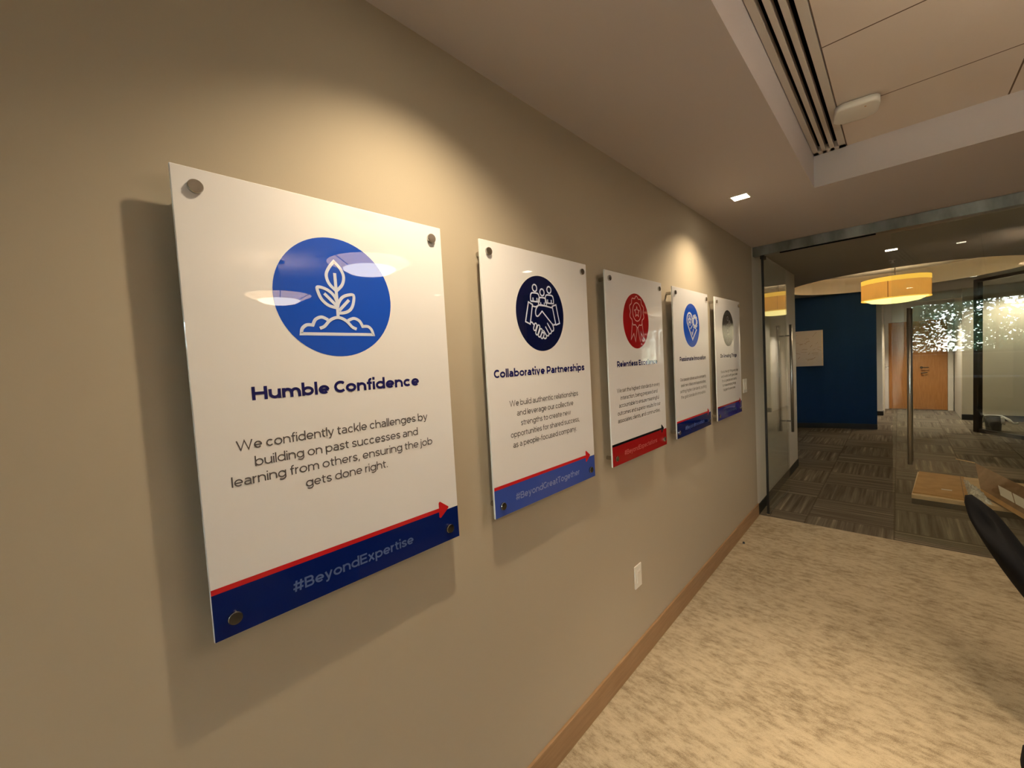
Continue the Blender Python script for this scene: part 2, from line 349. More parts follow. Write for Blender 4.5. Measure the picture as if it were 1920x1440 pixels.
struct('wall_corridor_right', bx(1.93, XR, 11.92, 12.07, 0, 2.62), M_CREAM, 'cream wall behind the glazed office', 'wall')
struct('baseboard_office', bx(1.925, XR, 11.905, 11.92, 0, 0.11), M_BLACKBASE, 'black base along the cream office wall', 'baseboard')
struct('wall_corridor_end', bx(0.6, 2.2, 13.45, 13.6, 0, 2.62), M_WHITE, 'white wall around the oak door', 'wall')
struct('wall_corridor_side', bx(1.93, 2.05, 12.07, 13.45, 0, 2.62), M_WHITE, 'white side wall of the short corridor', 'wall')
struct('trim_1', bx(0.752, 1.93, 11.98, 12.10, 2.44, 2.62), M_CREAM, 'dropped header over the corridor opening', 'trim')
struct('wall_lobby_far', bx(-4.2, 0.6, 12.3, 12.4, 0, 2.62), M_WHITE, 'far lobby wall behind the navy wall', 'wall')
struct('wall_lobby_side', bx(-4.3, -4.2, 4.3, 12.4, 0, 2.62), M_WHITE, 'outer lobby wall', 'wall')
struct('wall_lobby_front', bx(-4.2, -0.15, 4.3, 4.4, 0, 2.62), M_WHITE, 'lobby wall backing the next room', 'wall')
struct('wall_front', bx(3.05, XR, 4.36, 4.46, 0, 2.7), M_TAN, 'solid wall past the glass front', 'wall')

# oak door at the end of the corridor
dr = bpy.data.objects.new('door_1', None); COL.objects.link(dr); dr.location = (1.33, 13.45, 0); dr['kind'] = 'structure'; dr['label'] = 'oak door with lever handle at the end of the corridor'; dr['category'] = 'door'
obj('door_leaf', bx(-0.49, 0.49, -0.055, -0.01, 0.012, 2.09), M_DOOR, dr)
b = B(); box(b, -0.58, -0.495, -0.07, 0, 0, 2.17); box(b, 0.495, 0.58, -0.07, 0, 0, 2.17); box(b, -0.495, 0.495, -0.07, 0, 2.10, 2.17)
obj('door_frame', b, M_WHITE, dr)
b = B(); lathe(b, [(0.027, -0.07), (0.027, -0.055)], (0.07, 0, 1.0), 16, 'Y'); tube(b, [(0.07, -0.07, 1.0), (0.07, -0.115, 1.0), (0.19, -0.118, 1.0)], 0.011, 8)
tube(b, [(0.07, -0.07, 0.87), (0.07, -0.10, 0.87), (0.17, -0.10, 0.88)], 0.012, 8)
obj('lever_handle', b, M_BRONZE, dr)
# white side door in the corridor with lever handle
dr = bpy.data.objects.new('door_2', None); COL.objects.link(dr); dr.location = (0.752, 12.7, 0); dr['kind'] = 'structure'; dr['label'] = 'white side door in the short corridor'; dr['category'] = 'door'
obj('door_leaf', bx(0, 0.02, -0.42, 0.42, 0.01, 2.05), M_CREAM, dr)
b = B(); tube(b, [(0.02, 0.33, 1.05), (0.08, 0.33, 1.05), (0.085, 0.22, 1.05)], 0.011, 8); box(b, 0.02, 0.03, 0.31, 0.36, 0.98, 1.13)
obj('lever_handle', b, M_METAL, dr)

# ------------------------------------------------------------------ glass front: header, leaves, pulls
hd = thing('door_header', 'brushed metal header rail over the glass doors', 'rail', (0, YG, 0)); hd['kind'] = 'structure'
obj('rail', bx(0.005, 3.05, -0.035, 0.035, 2.522, ZC, bev=0.003), M_HEADER, hd)
obj('rail_slot', bx(0.22, 0.885, -0.012, 0.012, 2.516, 2.5225), M_VOID, hd)  # black strip in place of the shade inside the slot
def pull(parent, side, x, z0, z1, y):
    b = tube(B(), [(x, y * side, z0), (x, y * side, z1)], 0.0145, 16)
    for z in (z0 + 0.12, z1 - 0.12): tube(b, [(x, 0.005 * side, z), (x, y * side, z)], 0.009, 10)
    return obj('pull_handle', b, M_METAL, parent, True)
def leaf(label, loc, rotz, w, hx, z0, z1, off):
    t = thing('glass_door', label, 'door', loc, rotz)
    obj('glass_pane', bx(0, w, -0.006, 0.006, 0.012, 2.512, bev=0.0015, seg=1), M_GLASS, t)
    for s in (-1, 1): pull(t, s, hx, z0, z1, off)
    return t
AL = radians(90 - 1.5)
t = leaf('frameless glass door standing open against the white lobby wall', (0.078, YG, 0), AL, 0.93, 0.83, 0.70, 1.885, 0.06)
obj('pivot_seal', bx(-0.012, 0.006, -0.009, 0.009, 0.0, 2.52), M_SEAL, t)
obj('pivot_foot', bx(-0.02, 0.06, -0.018, 0.018, 0.0, 0.02, bev=0.004), M_CHROME, t)
obj('pivot_cap', bx(-0.02, 0.07, -0.016, 0.016, 2.49, 2.522, bev=0.003), M_SEAL, t)
t = leaf('closed frameless glass door with a tall steel bar pull mirroring trees', (0.976, YG + 0.052, 0), radians(-3.2), 0.93, 0.105, 0.642, 1.893, 0.06)
t = thing('glass_panel', 'fixed glass panel past the closed glass door', 'panel', (1.915, YG, 0))
obj('glass_pane', bx(0, 1.13, -0.006, 0.006, 0.0, 2.515), M_GLASS, t)
obj('floor_channel', bx(0, 1.13, -0.015, 0.015, 0.0, 0.025), M_HEADER, t)

# ------------------------------------------------------------------ stroke lettering (geometric sans)
XH = 0.735
def arc(cx, cy, rx, ry, a0, a1, n=None):
    n = n or max(4, int(abs(a1 - a0) / 12)); return [(cx + rx * cos(radians(a0 + (a1 - a0) * i / n)), cy + ry * sin(radians(a0 + (a1 - a0) * i / n))) for i in range(n + 1)]
def spl(pts, n=6):
    out = []; P = [pts[0]] + list(pts) + [pts[-1]]
    for i in range(1, len(P) - 2):
        p0, p1, p2, p3 = P[i - 1], P[i], P[i + 1], P[i + 2]
        for k in range(n):
            t = k / n; out.append(tuple(0.5 * (2 * p1[j] + (p2[j] - p0[j]) * t + (2 * p0[j] - 5 * p1[j] + 4 * p2[j] - p3[j]) * t * t + (3 * p1[j] - p0[j] - 3 * p2[j] + p3[j]) * t ** 3) for j in (0, 1)))
    out.append(pts[-1]); return out
def glyph(c, t):
    h = t / 2; X = XH; A = 1.06; D = -0.27; k = t - 0.115   # k widens heavy weights
    def bowl(w, x0=0.0): return arc(x0 + w / 2, X / 2, w / 2 - h, X / 2 - h, 0, 360, 28)
    if c == ' ': return [], 0.30 + k * 0.2
    if c == 'o': w = 0.78 + k; return [bowl(w)], w
    if c == 'c': w = 0.68 + k; R = w * 0.52 - h; return [arc(w * 0.52, X / 2, R, X / 2 - h, 42, 318)], w * 0.98
    if c == 'e': w = 0.74 + k; R = w / 2 - h; return [[(h, X * 0.48), (w - h * .6, X * 0.48)], arc(w / 2, X / 2, R, X / 2 - h, -6, 316)], w
    if c == 'a':
        w = 0.64 + k; m = X * 0.56
        return [arc(w / 2 - 0.02, X - h - 0.20, w / 2 - h + 0.02, 0.20, 135, 0) + [(w - h, 0)],
                [(w - h, m - h * 0.3), (0.26, m - h * 0.3)] + arc(0.26, (m + h * 0.7) / 2, 0.26 - h, (m - h * 0.3 - h) / 2, 90, 270) + [(0.30, h)] + arc(w - h - 0.24, 0.24 + h, 0.24, 0.24, 270, 345)], w + 0.02
    if c in 'bp': w = 0.78 + k; return [bowl(w), [(h, A if c == 'b' else X), (h, 0 if c == 'b' else D)]], w
    if c in 'dq': w = 0.78 + k; return [bowl(w), [(w - h, A if c == 'd' else X), (w - h, 0 if c == 'd' else D)]], w
    if c == 'g': w = 0.78 + k; return [bowl(w), [(w - h, X), (w - h, 0.02)] + arc(w / 2, 0.02, w / 2 - h, abs(D) - h + 0.02, 0, -140)[1:]], w
    if c == 'f': w = 0.40 + k * .6; return [arc(0.12 + h + 0.16, A - h - 0.16, 0.16, 0.16, 70, 180) + [(0.12 + h, 0)], [(0, X - h), (w, X - h)]], w
    if c == 't': w = 0.44 + k * .6; return [[(0.11 + h, X + 0.18), (0.11 + h, 0.17)] + arc(0.11 + h + 0.16, h + 0.16, 0.16, 0.16, 180, 290), [(0, X - h), (w, X - h)]], w
    if c in 'hn':
        w = 0.72 + k; r = (w - 2 * h) / 2; return [[(h, A if c == 'h' else X), (h, 0)], arc(h + r, X - h - r * 0.9, r, r * 0.9, 180, 0) + [(w - h, 0)]], w
    if c == 'm':
        w = 1.16 + k * 1.5; r = (w - 2 * h) / 4; q = []
        for x in (h + r, h + 3 * r): q.append(arc(x, X - h - r, r, r, 180, 0) + [(x + r, 0)])
        return [[(h, X), (h, 0)]] + q, w
    if c == 'u': w = 0.72 + k; r = (w - 2 * h) / 2; return [[(w - h, X), (w - h, 0)], arc(h + r, h + r * 0.9, r, r * 0.9, 0, -180) + [(h, X)]], w
    if c == 'r': w = 0.36 + k * .8; return [[(h, X), (h, 0)], arc(h + 0.29, X - h - 0.27, 0.29, 0.27, 180, 92)], w
    if c == 'i': return [[(h, X), (h, 0)], [(h, X + 0.14), (h, X + 0.14 + t * 1.12)]], t
    if c == 'j': return [[(h, X), (h, -0.08)] + arc(h - 0.14, -0.08, 0.14, 0.15, 0, -100)[1:], [(h, X + 0.14), (h, X + 0.14 + t * 1.12)]], t
    if c == 'l': return [[(h, A), (h, 0)]], t
    if c == 'k': w = 0.62 + k; return [[(h, A), (h, 0)], [(w - 0.04 - h * .3, X), (h, 0.20)], [(w - h * 0.4, 0), (0.24, 0.40)]], w
    if c == 's':
        w = 0.58 + k; return [spl([(w - 0.06, X - h - 0.09), (w * 0.66, X - h), (w * 0.36, X - h - 0.01), (h + 0.015, X * 0.735), (w * 0.34, X * 0.545), (w * 0.66, X * 0.45), (w - h, X * 0.26), (w * 0.66, h + 0.01), (w * 0.36, h), (0.04, h + 0.10)])], w
    if c == 'v': w = 0.68 + k; return [[(h * .9, X), (w / 2, h * .4), (w - h * .9, X)]], w
    if c == 'w': w = 1.06 + k * 1.4; return [[(h * .9, X), (w * 0.28, h * .4), (w * 0.5, X), (w * 0.72, h * .4), (w - h * .9, X)]], w
    if c == 'x': w = 0.66 + k; return [[(h, X), (w - h, 0)], [(w - h, X), (h, 0)]], w
    if c == 'y': w = 0.68 + k; return [[(h * .9, X), (w / 2, h * .2)], [(w - h * .9, X), (w * 0.40, -0.13)] + [(w * .30, D + h + 0.01), (w * .12, D + h + 0.01)]], w
    if c == 'z': w = 0.58 + k; return [[(0.02, X - h), (w - t * .6, X - h), (t * .6, h), (w - 0.02, h)]], w
    if c == 'W': w = 1.48 + k * 1.4; return [[(h, 1), (w * 0.27, h * .4), (w * 0.5, 1 - h * .4), (w * 0.73, h * .4), (w - h, 1)]], w
    if c == 'H': w = 0.92 + k * .7; return [[(h, 0), (h, 1)], [(w - h, 0), (w - h, 1)], [(h, 0.5), (w - h, 0.5)]], w
    if c == 'C': w = 0.90 + k * .7; return [arc(w * 0.53, 0.5, w * 0.53 - h, 0.5 - h, 44, 316)], w * 0.92
    if c == 'G': w = 0.96 + k * .7; return [arc(w * 0.53, 0.5, w * 0.53 - h, 0.5 - h, 46, 322) + [(w * 0.53 + (w * .53 - h) * .79, 0.5)]], w
    if c == 'O': w = 1.02 + k * .7; return [arc(w / 2, 0.5, w / 2 - h, 0.5 - h, 0, 360, 32)], w
    if c == 'D': w = 0.92 + k * .7; return [[(h, h), (h, 1 - h), (w * 0.45, 1 - h)] + arc(w * 0.48, 0.5, w * 0.52 - h, 0.5 - h, 90, -90)[1:] + [(h, h)]], w
    if c in 'PRB':
        w = 0.80 + k * .7; y = 0.36 if c != 'B' else 0.51; q = (1 - h + y) / 2; rr = (1 - h - y) / 2; s = w if c != 'B' else w - 0.05
        L = [[(h, 0), (h, 1)], [(h, 1 - h), (s - h - rr, 1 - h)] + arc(s - h - rr, q, rr, rr, 90, -90)[1:] + [(h, y)]]
        if c == 'R': L.append([(s - h - rr, y), (w - h * .6, 0)])
        if c == 'B': r2 = (y - h) / 2; L.append([(h, y), (w - h - r2, y)] + arc(w - h - r2, h + r2, r2, r2, 90, -90)[1:] + [(h, h)])
        return L, w
    if c == 'E': w = 0.72 + k * .7; return [[(w, 1 - h), (h, 1 - h), (h, h), (w, h)], [(h, 0.51), (w - 0.07, 0.51)]], w
    if c == 'A': w = 0.96 + k; return [[(h * .9, 0), (w / 2, 1 - h * .5), (w - h * .9, 0)], [(w * 0.2, 0.27), (w * 0.8, 0.27)]], w
    if c == 'T': w = 0.74 + k * .7; return [[(0, 1 - h), (w, 1 - h)], [(w / 2, 1 - h), (w / 2, 0)]], w
    if c == 'I': return [[(h, 0), (h, 1)]], t
    if c == '#': w = 0.86 + k; return [[(0.20, 0), (0.32, 1)], [(w - .32, 0), (w - 0.20, 1)], [(0, 0.30), (w - .05, 0.30)], [(.05, 0.70), (w, 0.70)]], w
    if c == '.': return [[(0.02 + h, 0), (0.02 + h, t * 1.1)]], t + 0.04
    if c == ',': return [[(0.03 + h, t * 1.1), (0.03 + h, 0.02), (0.01 + h * .4, -0.15)]], t + 0.05
    if c == '-': return [[(0.04, 0.33), (0.40, 0.33)]], 0.44
    return [], 0.4
SK = [0]
def stroke(bm, pts, t, P0, closed=False):
    SK[0] = (SK[0] + 1) % 9; dz = Vector((5e-5 * SK[0], 0, 0)); P = lambda u, v: P0(u, v) + dz
    n = len(pts)
    if not closed and n > 2 and (Vector(pts[0]) - Vector(pts[-1])).length < 1e-6: pts = pts[:-1]; n -= 1; closed = True
    L, R = [], []
    for i in range(n):
        a = Vector(pts[i - 1]) if (i or closed) else None; p = Vector(pts[i]); c = Vector(pts[(i + 1) % n]) if (i < n - 1 or closed) else None
        d1 = (p - a).normalized() if a is not None and (p - a).length > 1e-9 else None; d2 = (c - p).normalized() if c is not None and (c - p).length > 1e-9 else None
        d1 = d1 or d2; d2 = d2 or d1
        m = (d1 + d2); m = m.normalized() if m.length > 1e-6 else d1
        nn = Vector((-m.y, m.x)); cs = max(nn.dot(Vector((-d1.y, d1.x))), 0.45); q = nn * (t / 2 / cs)
        L.append(bm.verts.new(P(*(p + q)))); R.append(bm.verts.new(P(*(p - q))))
    for i in range(n if closed else n - 1):
        j = (i + 1) % n
        try: bm.faces.new((L[i], R[i], R[j], L[j]))
        except ValueError: pass
def text(bm, s, cap, t, P, cx, base, width=None, track=0.09):
    gl = [glyph(c, t) for c in s]; adv = []; x = 0
    for c, (g, w) in zip(s, gl):
        adv.append(x); x += w + (track if c != ' ' else 0.0)
    tot = x - track; sx = (width / (tot * cap)) if width else 1.0; x0 = cx - tot * cap * sx / 2
    for a, (g, w) in zip(adv, gl):
        for ln in g:
            stroke(bm, [(x0 + (a + px) * cap * sx, base + py * cap) for px, py in ln], t * cap, P)

# ------------------------------------------------------------------ the five wall signs
SW, SH, PITCHY, Z0, XF = 0.61, 0.915, 0.7625, 1.1198, 0.05
def acrylic(name, col):
    return mat(name, col, 0.5, spec=0.0, **{'Coat Weight': 1.0, 'Coat Roughness': 0.012, 'Coat IOR': 1.49})
M_SIGN = acrylic('sign_white', (0.775, 0.765, 0.80))
M_EDGE = mat('acrylic_edge', (0.74, 0.77, 0.78), 0.4)
INK = {k: acrylic('ink_' + k, v) for k, v in dict(navy=(0.004, 0.014, 0.125), blue=(0.014, 0.082, 0.56), midnight=(0.003, 0.006, 0.045), cobalt=(0.045, 0.085, 0.40), red=(0.56, 0.018, 0.022), crimson=(0.34, 0.010, 0.013), black=(0.008, 0.008, 0.014), grey=(0.10, 0.09, 0.10), char=(0.055, 0.048, 0.05), pale=(0.64, 0.69, 0.86), rose=(0.80, 0.42, 0.42), haze=(0.10, 0.15, 0.36), hazeb=(0.22, 0.27, 0.58), hazer=(0.58, 0.10, 0.10), indigo=(0.035, 0.035, 0.26), title=(0.012, 0.012, 0.11), silver=(0.42, 0.40, 0.37)).items()}
def PL(d): return lambda u, v: Vector((XF + d, u, v))
def poly(bm, pts, P):
    bm.faces.new([bm.verts.new(P(*p)) for p in pts])
def ell(cx, cy, rx, ry, n=40): return [(cx + rx * cos(2 * pi * i / n), cy + ry * sin(2 * pi * i / n)) for i in range(n)]
def icon_sprout(bm, P):
    t = 0.0072; S = lambda p, **k: stroke(bm, p, t, P, **k)
    S(spl([(0.291, 0.706), (0.275, 0.722), (0.270, 0.742), (0.278, 0.760), (0.290, 0.775)], 5) + spl([(0.290, 0.775), (0.304, 0.760), (0.311, 0.742), (0.306, 0.722), (0.291, 0.706)], 5)[1:])
    S([(0.290, 0.748), (0.2905, 0.712)]); S([(0.2905, 0.712), (0.2905, 0.644)])
    S(spl([(0.290, 0.666), (0.270, 0.671), (0.256, 0.683), (0.249, 0.698), (0.2475, 0.711), (0.262, 0.710), (0.276, 0.703), (0.286, 0.692), (0.2905, 0.680)], 5)); S([(0.262, 0.698), (0.289, 0.671)])
    S(spl([(0.2905, 0.654), (0.308, 0.656), (0.322, 0.664), (0.330, 0.679), (0.332, 0.699), (0.316, 0.698), (0.303, 0.691), (0.294, 0.678), (0.2915, 0.668)], 5)); S([(0.320, 0.687), (0.294, 0.660)])
    S(spl([(0.246, 0.617), (0.257, 0.622), (0.268, 0.634), (0.279, 0.641), (0.290, 0.6435), (0.301, 0.641), (0.312, 0.634), (0.323, 0.622), (0.334, 0.617)], 5))
    S(spl([(0.2665, 0.637), (0.252, 0.643), (0.238, 0.637), (0.231, 0.624)], 5) + spl([(0.231, 0.624), (0.218, 0.624), (0.208, 0.616), (0.205, 0.604)], 5)[1:] + [(0.377, 0.604)] + spl([(0.377, 0.604), (0.373, 0.616), (0.364, 0.624), (0.350, 0.624)], 5)[1:] + spl([(0.350, 0.624), (0.343, 0.637), (0.329, 0.643), (0.3135, 0.637)], 5)[1:])
def icon_handshake(bm, P):
    t = 0.0052; S = lambda p, **k: stroke(bm, p, t, P, **k)
    for x, y in ((0.261, 0.7825), (0.303, 0.770), (0.3455, 0.783)): S(ell(x, y, 0.0125, 0.0125, 20), closed=True)
    def bust(x, y, w, d):
        S([(x - w, y - d)] + spl([(x - w, y - 0.014), (x - w * .85, y - 0.004), (x - w * .5, y), (x + w * .5, y), (x + w * .85, y - 0.004), (x + w, y - 0.014)], 4) + [(x + w, y - d)])
        S([(x - w * .45, y - d), (x - w * .45, y - 0.017)]); S([(x + w * .45, y - d), (x + w * .45, y - 0.017)]); S([(x - w, y - d), (x + w, y - d)])
    bust(0.260, 0.764, 0.025, 0.031); bust(0.303, 0.750, 0.0235, 0.029); bust(0.3455, 0.763, 0.025, 0.031)
    S([(0.222, 0.729), (0.244, 0.721), (0.226, 0.650), (0.201, 0.658)], closed=True); S([(0.361, 0.722), (0.385, 0.729), (0.403, 0.658), (0.379, 0.651)], closed=True)
    S(spl([(0.244, 0.716), (0.262, 0.714), (0.274, 0.719), (0.288, 0.724)], 4)); S([(0.288, 0.724), (0.361, 0.716)])
    S(spl([(0.284, 0.724), (0.268, 0.713), (0.260, 0.698), (0.261, 0.684), (0.268, 0.680), (0.277, 0.683), (0.298, 0.700)], 5) + [(0.354, 0.655)])
    S([(0.226, 0.657), (0.236, 0.657), (0.249, 0.646)]); S([(0.354, 0.655), (0.366, 0.650), (0.379, 0.656)])
    def cap(x0, y0, x1, y1, w):
        a = math.degrees(math.atan2(y1 - y0, x1 - x0)); S(arc(x0, y0, w, w, a + 90, a + 270, 8) + arc(x1, y1, w, w, a - 90, a + 90, 8), closed=True)
    for x0, y0, x1, y1 in ((0.250, 0.634, 0.256, 0.647), (0.261, 0.618, 0.273, 0.641), (0.275, 0.610, 0.286, 0.628), (0.290, 0.605, 0.296, 0.614)): cap(x0, y0, x1, y1, 0.0068)
    S(spl([(0.297, 0.604), (0.306, 0.598), (0.315, 0.601), (0.317, 0.609)], 4)); S([(0.300, 0.629), (0.317, 0.609), (0.328, 0.608), (0.334, 0.616)]); S([(0.313, 0.643), (0.334, 0.616), (0.345, 0.618), (0.350, 0.626)])
    S([(0.325, 0.657), (0.350, 0.626)]); S(spl([(0.350, 0.626), (0.361, 0.629), (0.363, 0.640), (0.354, 0.656)], 4))
def star(cx, cy, r, q=0.45): return [(cx + (r if i % 2 == 0 else r * q) * sin(pi * i / 5), cy + (r if i % 2 == 0 else r * q) * cos(pi * i / 5)) for i in range(10)]
def icon_rosette(bm, P):
    t = 0.0046; S = lambda p, **k: stroke(bm, p, t, P, **k); cx, cy = 0.3005, 0.737
    S([(cx + (0.0745 + 0.0055 * cos(10 * a)) * sin(a), cy + (0.0745 + 0.0055 * cos(10 * a)) * cos(a)) for a in [2 * pi * i / 100 for i in range(100)]], closed=True)
    S(ell(cx, cy, 0.0455, 0.0465, 36), closed=True); S(star(cx, cy, 0.027, 0.5), closed=True)
    for s in (-1, 1): S([(cx + s * 0.053, 0.682), (cx + s * 0.072, 0.598), (cx + s * 0.041, 0.627), (cx + s * 0.025, 0.587), (cx + s * 0.003, 0.661)])
def gear(cx, cy, r, n=8, d=0.22):
    out = []
    for i in range(n):
        for k, q in ((-0.30, 1 - d), (-0.20, 1), (0.20, 1), (0.30, 1 - d)): a = 2 * pi * (i + k) / n; out.append((cx + r * q * cos(a), cy + r * q * sin(a)))
    return out
def icon_pin(bm, P):
    S = lambda p, t, **k: stroke(bm, p, t, P, **k)
    S(arc(0.262, 0.722, 0.047, 0.047, -20, 200, 18) + [(0.303, 0.600), (0.382, 0.668)], 0.0125)
    S(ell(0.262, 0.722, 0.029, 0.031, 24), 0.004, closed=True); S(star(0.262, 0.722, 0.020, 0.55), 0.010, closed=True)
    S(gear(0.352, 0.716, 0.044, 9, 0.2), 0.009, closed=True); S(ell(0.352, 0.716, 0.026, 0.028, 20), 0.014, closed=True)
    S([(0.268, 0.668), (0.284, 0.676), (0.303, 0.690)], 0.008); S([(0.322, 0.668), (0.303, 0.632), (0.290, 0.650)], 0.009)
def icon_lines(bm, P):
    t = 0.0036; S = lambda p, **k: stroke(bm, p, t, P, **k)
    S(ell(0.288, 0.765, 0.016, 0.016, 18), closed=True); S(gear(0.330, 0.726, 0.026, 8), closed=True); S(ell(0.330, 0.726, 0.011, 0.011, 14), closed=True)
    S(spl([(0.250, 0.690), (0.265, 0.715), (0.286, 0.722), (0.300, 0.705)], 5)); S([(0.250, 0.690), (0.262, 0.640), (0.290, 0.628), (0.318, 0.640), (0.330, 0.688)])
    S(star(0.290, 0.672, 0.026, 0.5), closed=True); S(ell(0.262, 0.602, 0.013, 0.013, 16), closed=True); S(ell(0.318, 0.602, 0.013, 0.013, 16), closed=True); S([(0.275, 0.602), (0.305, 0.602)]); S([(0.290, 0.628), (0.290, 0.575)])
SIGNS = [
 dict(y=0, label='large white acrylic sign reading Humble Confidence with a blue sprout emblem', disc='blue', icon=icon_sprout, ic='pale', band='navy', line='red', hz='haze', title=('Humble Confidence', 0.301, 0.404), tag='#BeyondExpertise', tw=(0.298, 0.306), tc='title',
  body=[('We confidently tackle challenges by', 0.293, 0.459), ('building on past successes and', 0.291, 0.394), ('learning from others, ensuring the job', 0.292, 0.483), ('gets done right.', 0.290, 0.202)]),
 dict(y=1, label='white acrylic sign reading Collaborative Partnerships with a handshake emblem', disc='midnight', icon=icon_handshake, ic='pale', band='cobalt', line='red', hz='hazeb', title=('Collaborative Partnerships', 0.296, 0.533), tag='#BeyondGreatTogether', tw=(0.296, 0.389), tc='title',
  body=[('We build authentic relationships', 0.301, 0.411), ('and leverage our collective', 0.300, 0.339), ('strengths to create new', 0.299, 0.301), ('opportunities for shared success,', 0.301, 0.414), ('as a people-focused company.', 0.294, 0.382)]),
 dict(y=2, label='white acrylic sign reading Relentless Excellence with a red rosette and red footer', disc='crimson', icon=icon_rosette, ic='rose', band='crimson', line='black', hz='hazer', title=('Relentless Excellence', 0.299, 0.442), tag='#BeyondExpectations', tw=(0.298, 0.366), tc='title',
  body=[('We set the highest standards in every', 0.303, 0.476), ('interaction, being prepared and', 0.303, 0.409), ('accountable to ensure meaningful', 0.302, 0.443), ('outcomes and superior results for our', 0.302, 0.476), ('associates, clients, and communities.', 0.300, 0.471)]),
 dict(y=3, label='white acrylic sign reading Passionate Innovation with a pin and gear emblem', disc='blue', icon=icon_pin, ic='pale', band='navy', line='red', hz='haze', title=('Passionate Innovation', 0.307, 0.461), tag='#BeyondInnovation', tw=(0.30, 0.34), tc='title',
  body=[('Our passion drives us to constantly', 0.303, 0.457), ('seek new ideas and opportunities,', 0.305, 0.446), ('setting higher standards, pushing', 0.301, 0.464), ('the gold standard in innovation.', 0.298, 0.438)]),
 dict(y=4, label='white acrylic sign reading Do Amazing Things nearest the glass door', disc='char', icon=icon_lines, ic='silver', band='indigo', line='crimson', hz='haze', title=('Do Amazing Things', 0.295, 0.401), tag='#BeyondAmazing', tw=(0.30, 0.30), tc='title',
  body=[('We do the right thing every day', 0.306, 0.435), ('and we do it with great care', 0.30, 0.40), ('for our people and clients', 0.295, 0.36), ('to make amazing things', 0.29, 0.33), ('happen for everyone.', 0.288, 0.30)]),
]
for s in SIGNS:
    y0 = s['y'] * PITCHY
    t = thing('wall_sign', s['label'], 'sign', (0, y0, Z0), radians(-0.6) if s['y'] == 4 else 0, 'acrylic value signs on the tan wall')
    b = bx(XF - 0.008, XF, 0, SW, 0, SH, bev=0.0012, seg=1)
    b.faces.ensure_lookup_table()
    for f in b.faces:
        if abs(f.normal.x) < 0.5: f.material_index = 1
    obj('panel', b, [M_SIGN, M_EDGE], t)
    b = B(); poly(b, [(0.001, 0.001), (SW - 0.001, 0.001), (SW - 0.001, 0.0945), (0.001, 0.0945)], PL(0.0003)); obj('footer_band', b, INK[s['band']], t)
    b = B(); P = PL(0.0006); poly(b, [(0.001, 0.0945), (0.545, 0.0945), (0.545, 0.1055), (0.001, 0.1055)], P)
    poly(b, [(0.541, 0.120), (0.543, 0.1235), (0.547, 0.1235), (0.574, 0.1025), (0.5755, 0.100), (0.574, 0.0975), (0.547, 0.0765), (0.543, 0.0765), (0.541, 0.080)], PL(0.0008)); obj('arrow', b, INK[s['line']], t)
    b = B(); poly(b, ell(0.293, 0.6905, 0.139, 0.139, 72), PL(0.0003)); e = obj('emblem', b, INK[s['disc']], t)
    b = B(); s['icon'](b, PL(0.0007)); obj('icon', b, INK[s['ic']], e)
    ti, cxx, w = s['title']; b = B(); text(b, ti, 0.028, 0.225, PL(0.0004), cxx, 0.4655, w, 0.062); obj('title', b, INK[s['tc']], t)
    b = B()
    for i, (ln, cxx, w) in enumerate(s['body']): text(b, ln, 0.0200, 0.125, PL(0.0004), cxx, (0.3665 if i == 0 and s['y'] == 0 else 0.3640 if s['y'] < 2 else 0.3435 if s['y'] < 4 else 0.349) - i * (0.0345 if s['y'] == 0 else 0.036 if s['y'] < 4 else 0.0343), w)
    obj('paragraph', b, INK['grey'], t)
    b = B(); text(b, s['tag'], 0.0240, 0.17, PL(0.0008), s['tw'][0], 0.0365, s['tw'][1]); obj('hashtag', b, INK[s['hz']], t)
    for u in (0.036, SW - 0.036):
        for v in (0.036, SH - 0.036):
            b = B(); lathe(b, [(0.0095, 0.0), (0.0095, XF - 0.008)], (0, u, v), 20, 'X')
            lathe(b, [(0.0128, XF + 0.0002), (0.0128, XF + 0.0062), (0.0118, XF + 0.0076)], (0, u, v), 28, 'X')
            so = obj('standoff', b, M_CHROME, t)

# ------------------------------------------------------------------ outlet, switch, scrap on the carpet
t = thing('wall_outlet', 'white outlet plate low on the tan wall', 'outlet', (0, 1.815, 0.465))
obj('cover_plate', bx(0, 0.006, -0.037, 0.037, -0.061, 0.061, bev=0.002), M_PLASTICW, t)
b = bx(0.006, 0.0085, -0.0165, 0.0165, -0.034, 0.034, bev=0.0008, seg=1); obj('socket', b, M_PLASTICW, t)
obj('button', bx(0.0085, 0.011, -0.012, 0.012, 0.018, 0.026), M_PAPER, t)
t = thing('light_switch', 'white switch plate on the tan wall near the glass door', 'switch', (0, 3.985, 1.311))
obj('cover_plate', bx(0, 0.006, -0.058, 0.058, -0.063, 0.063, bev=0.002), M_PLASTICW, t)
obj('rocker', bx(0.006, 0.010, -0.04, -0.008, -0.034, 0.034, bev=0.001, seg=1), M_PLASTICW, t); obj('rocker', bx(0.006, 0.010, 0.008, 0.04, -0.034, 0.034, bev=0.001, seg=1), M_PLASTICW, t)
b = B(); lathe(b, [(0.004, 0), (0.009, 0.003), (0.0085, 0.010), (0.005, 0.015), (0.002, 0.017)], (0, 0, 0), 10)
for i, v in enumerate(b.verts): v.co += Vector((random.uniform(-.002, .002), random.uniform(-.002, .002), 0))
tag(obj('plastic_scrap', b, M_BLACK, None, False, (0.056, 3.60, 0.0)), 'tiny dark scrap lying on the beige carpet by the baseboard', 'scrap')

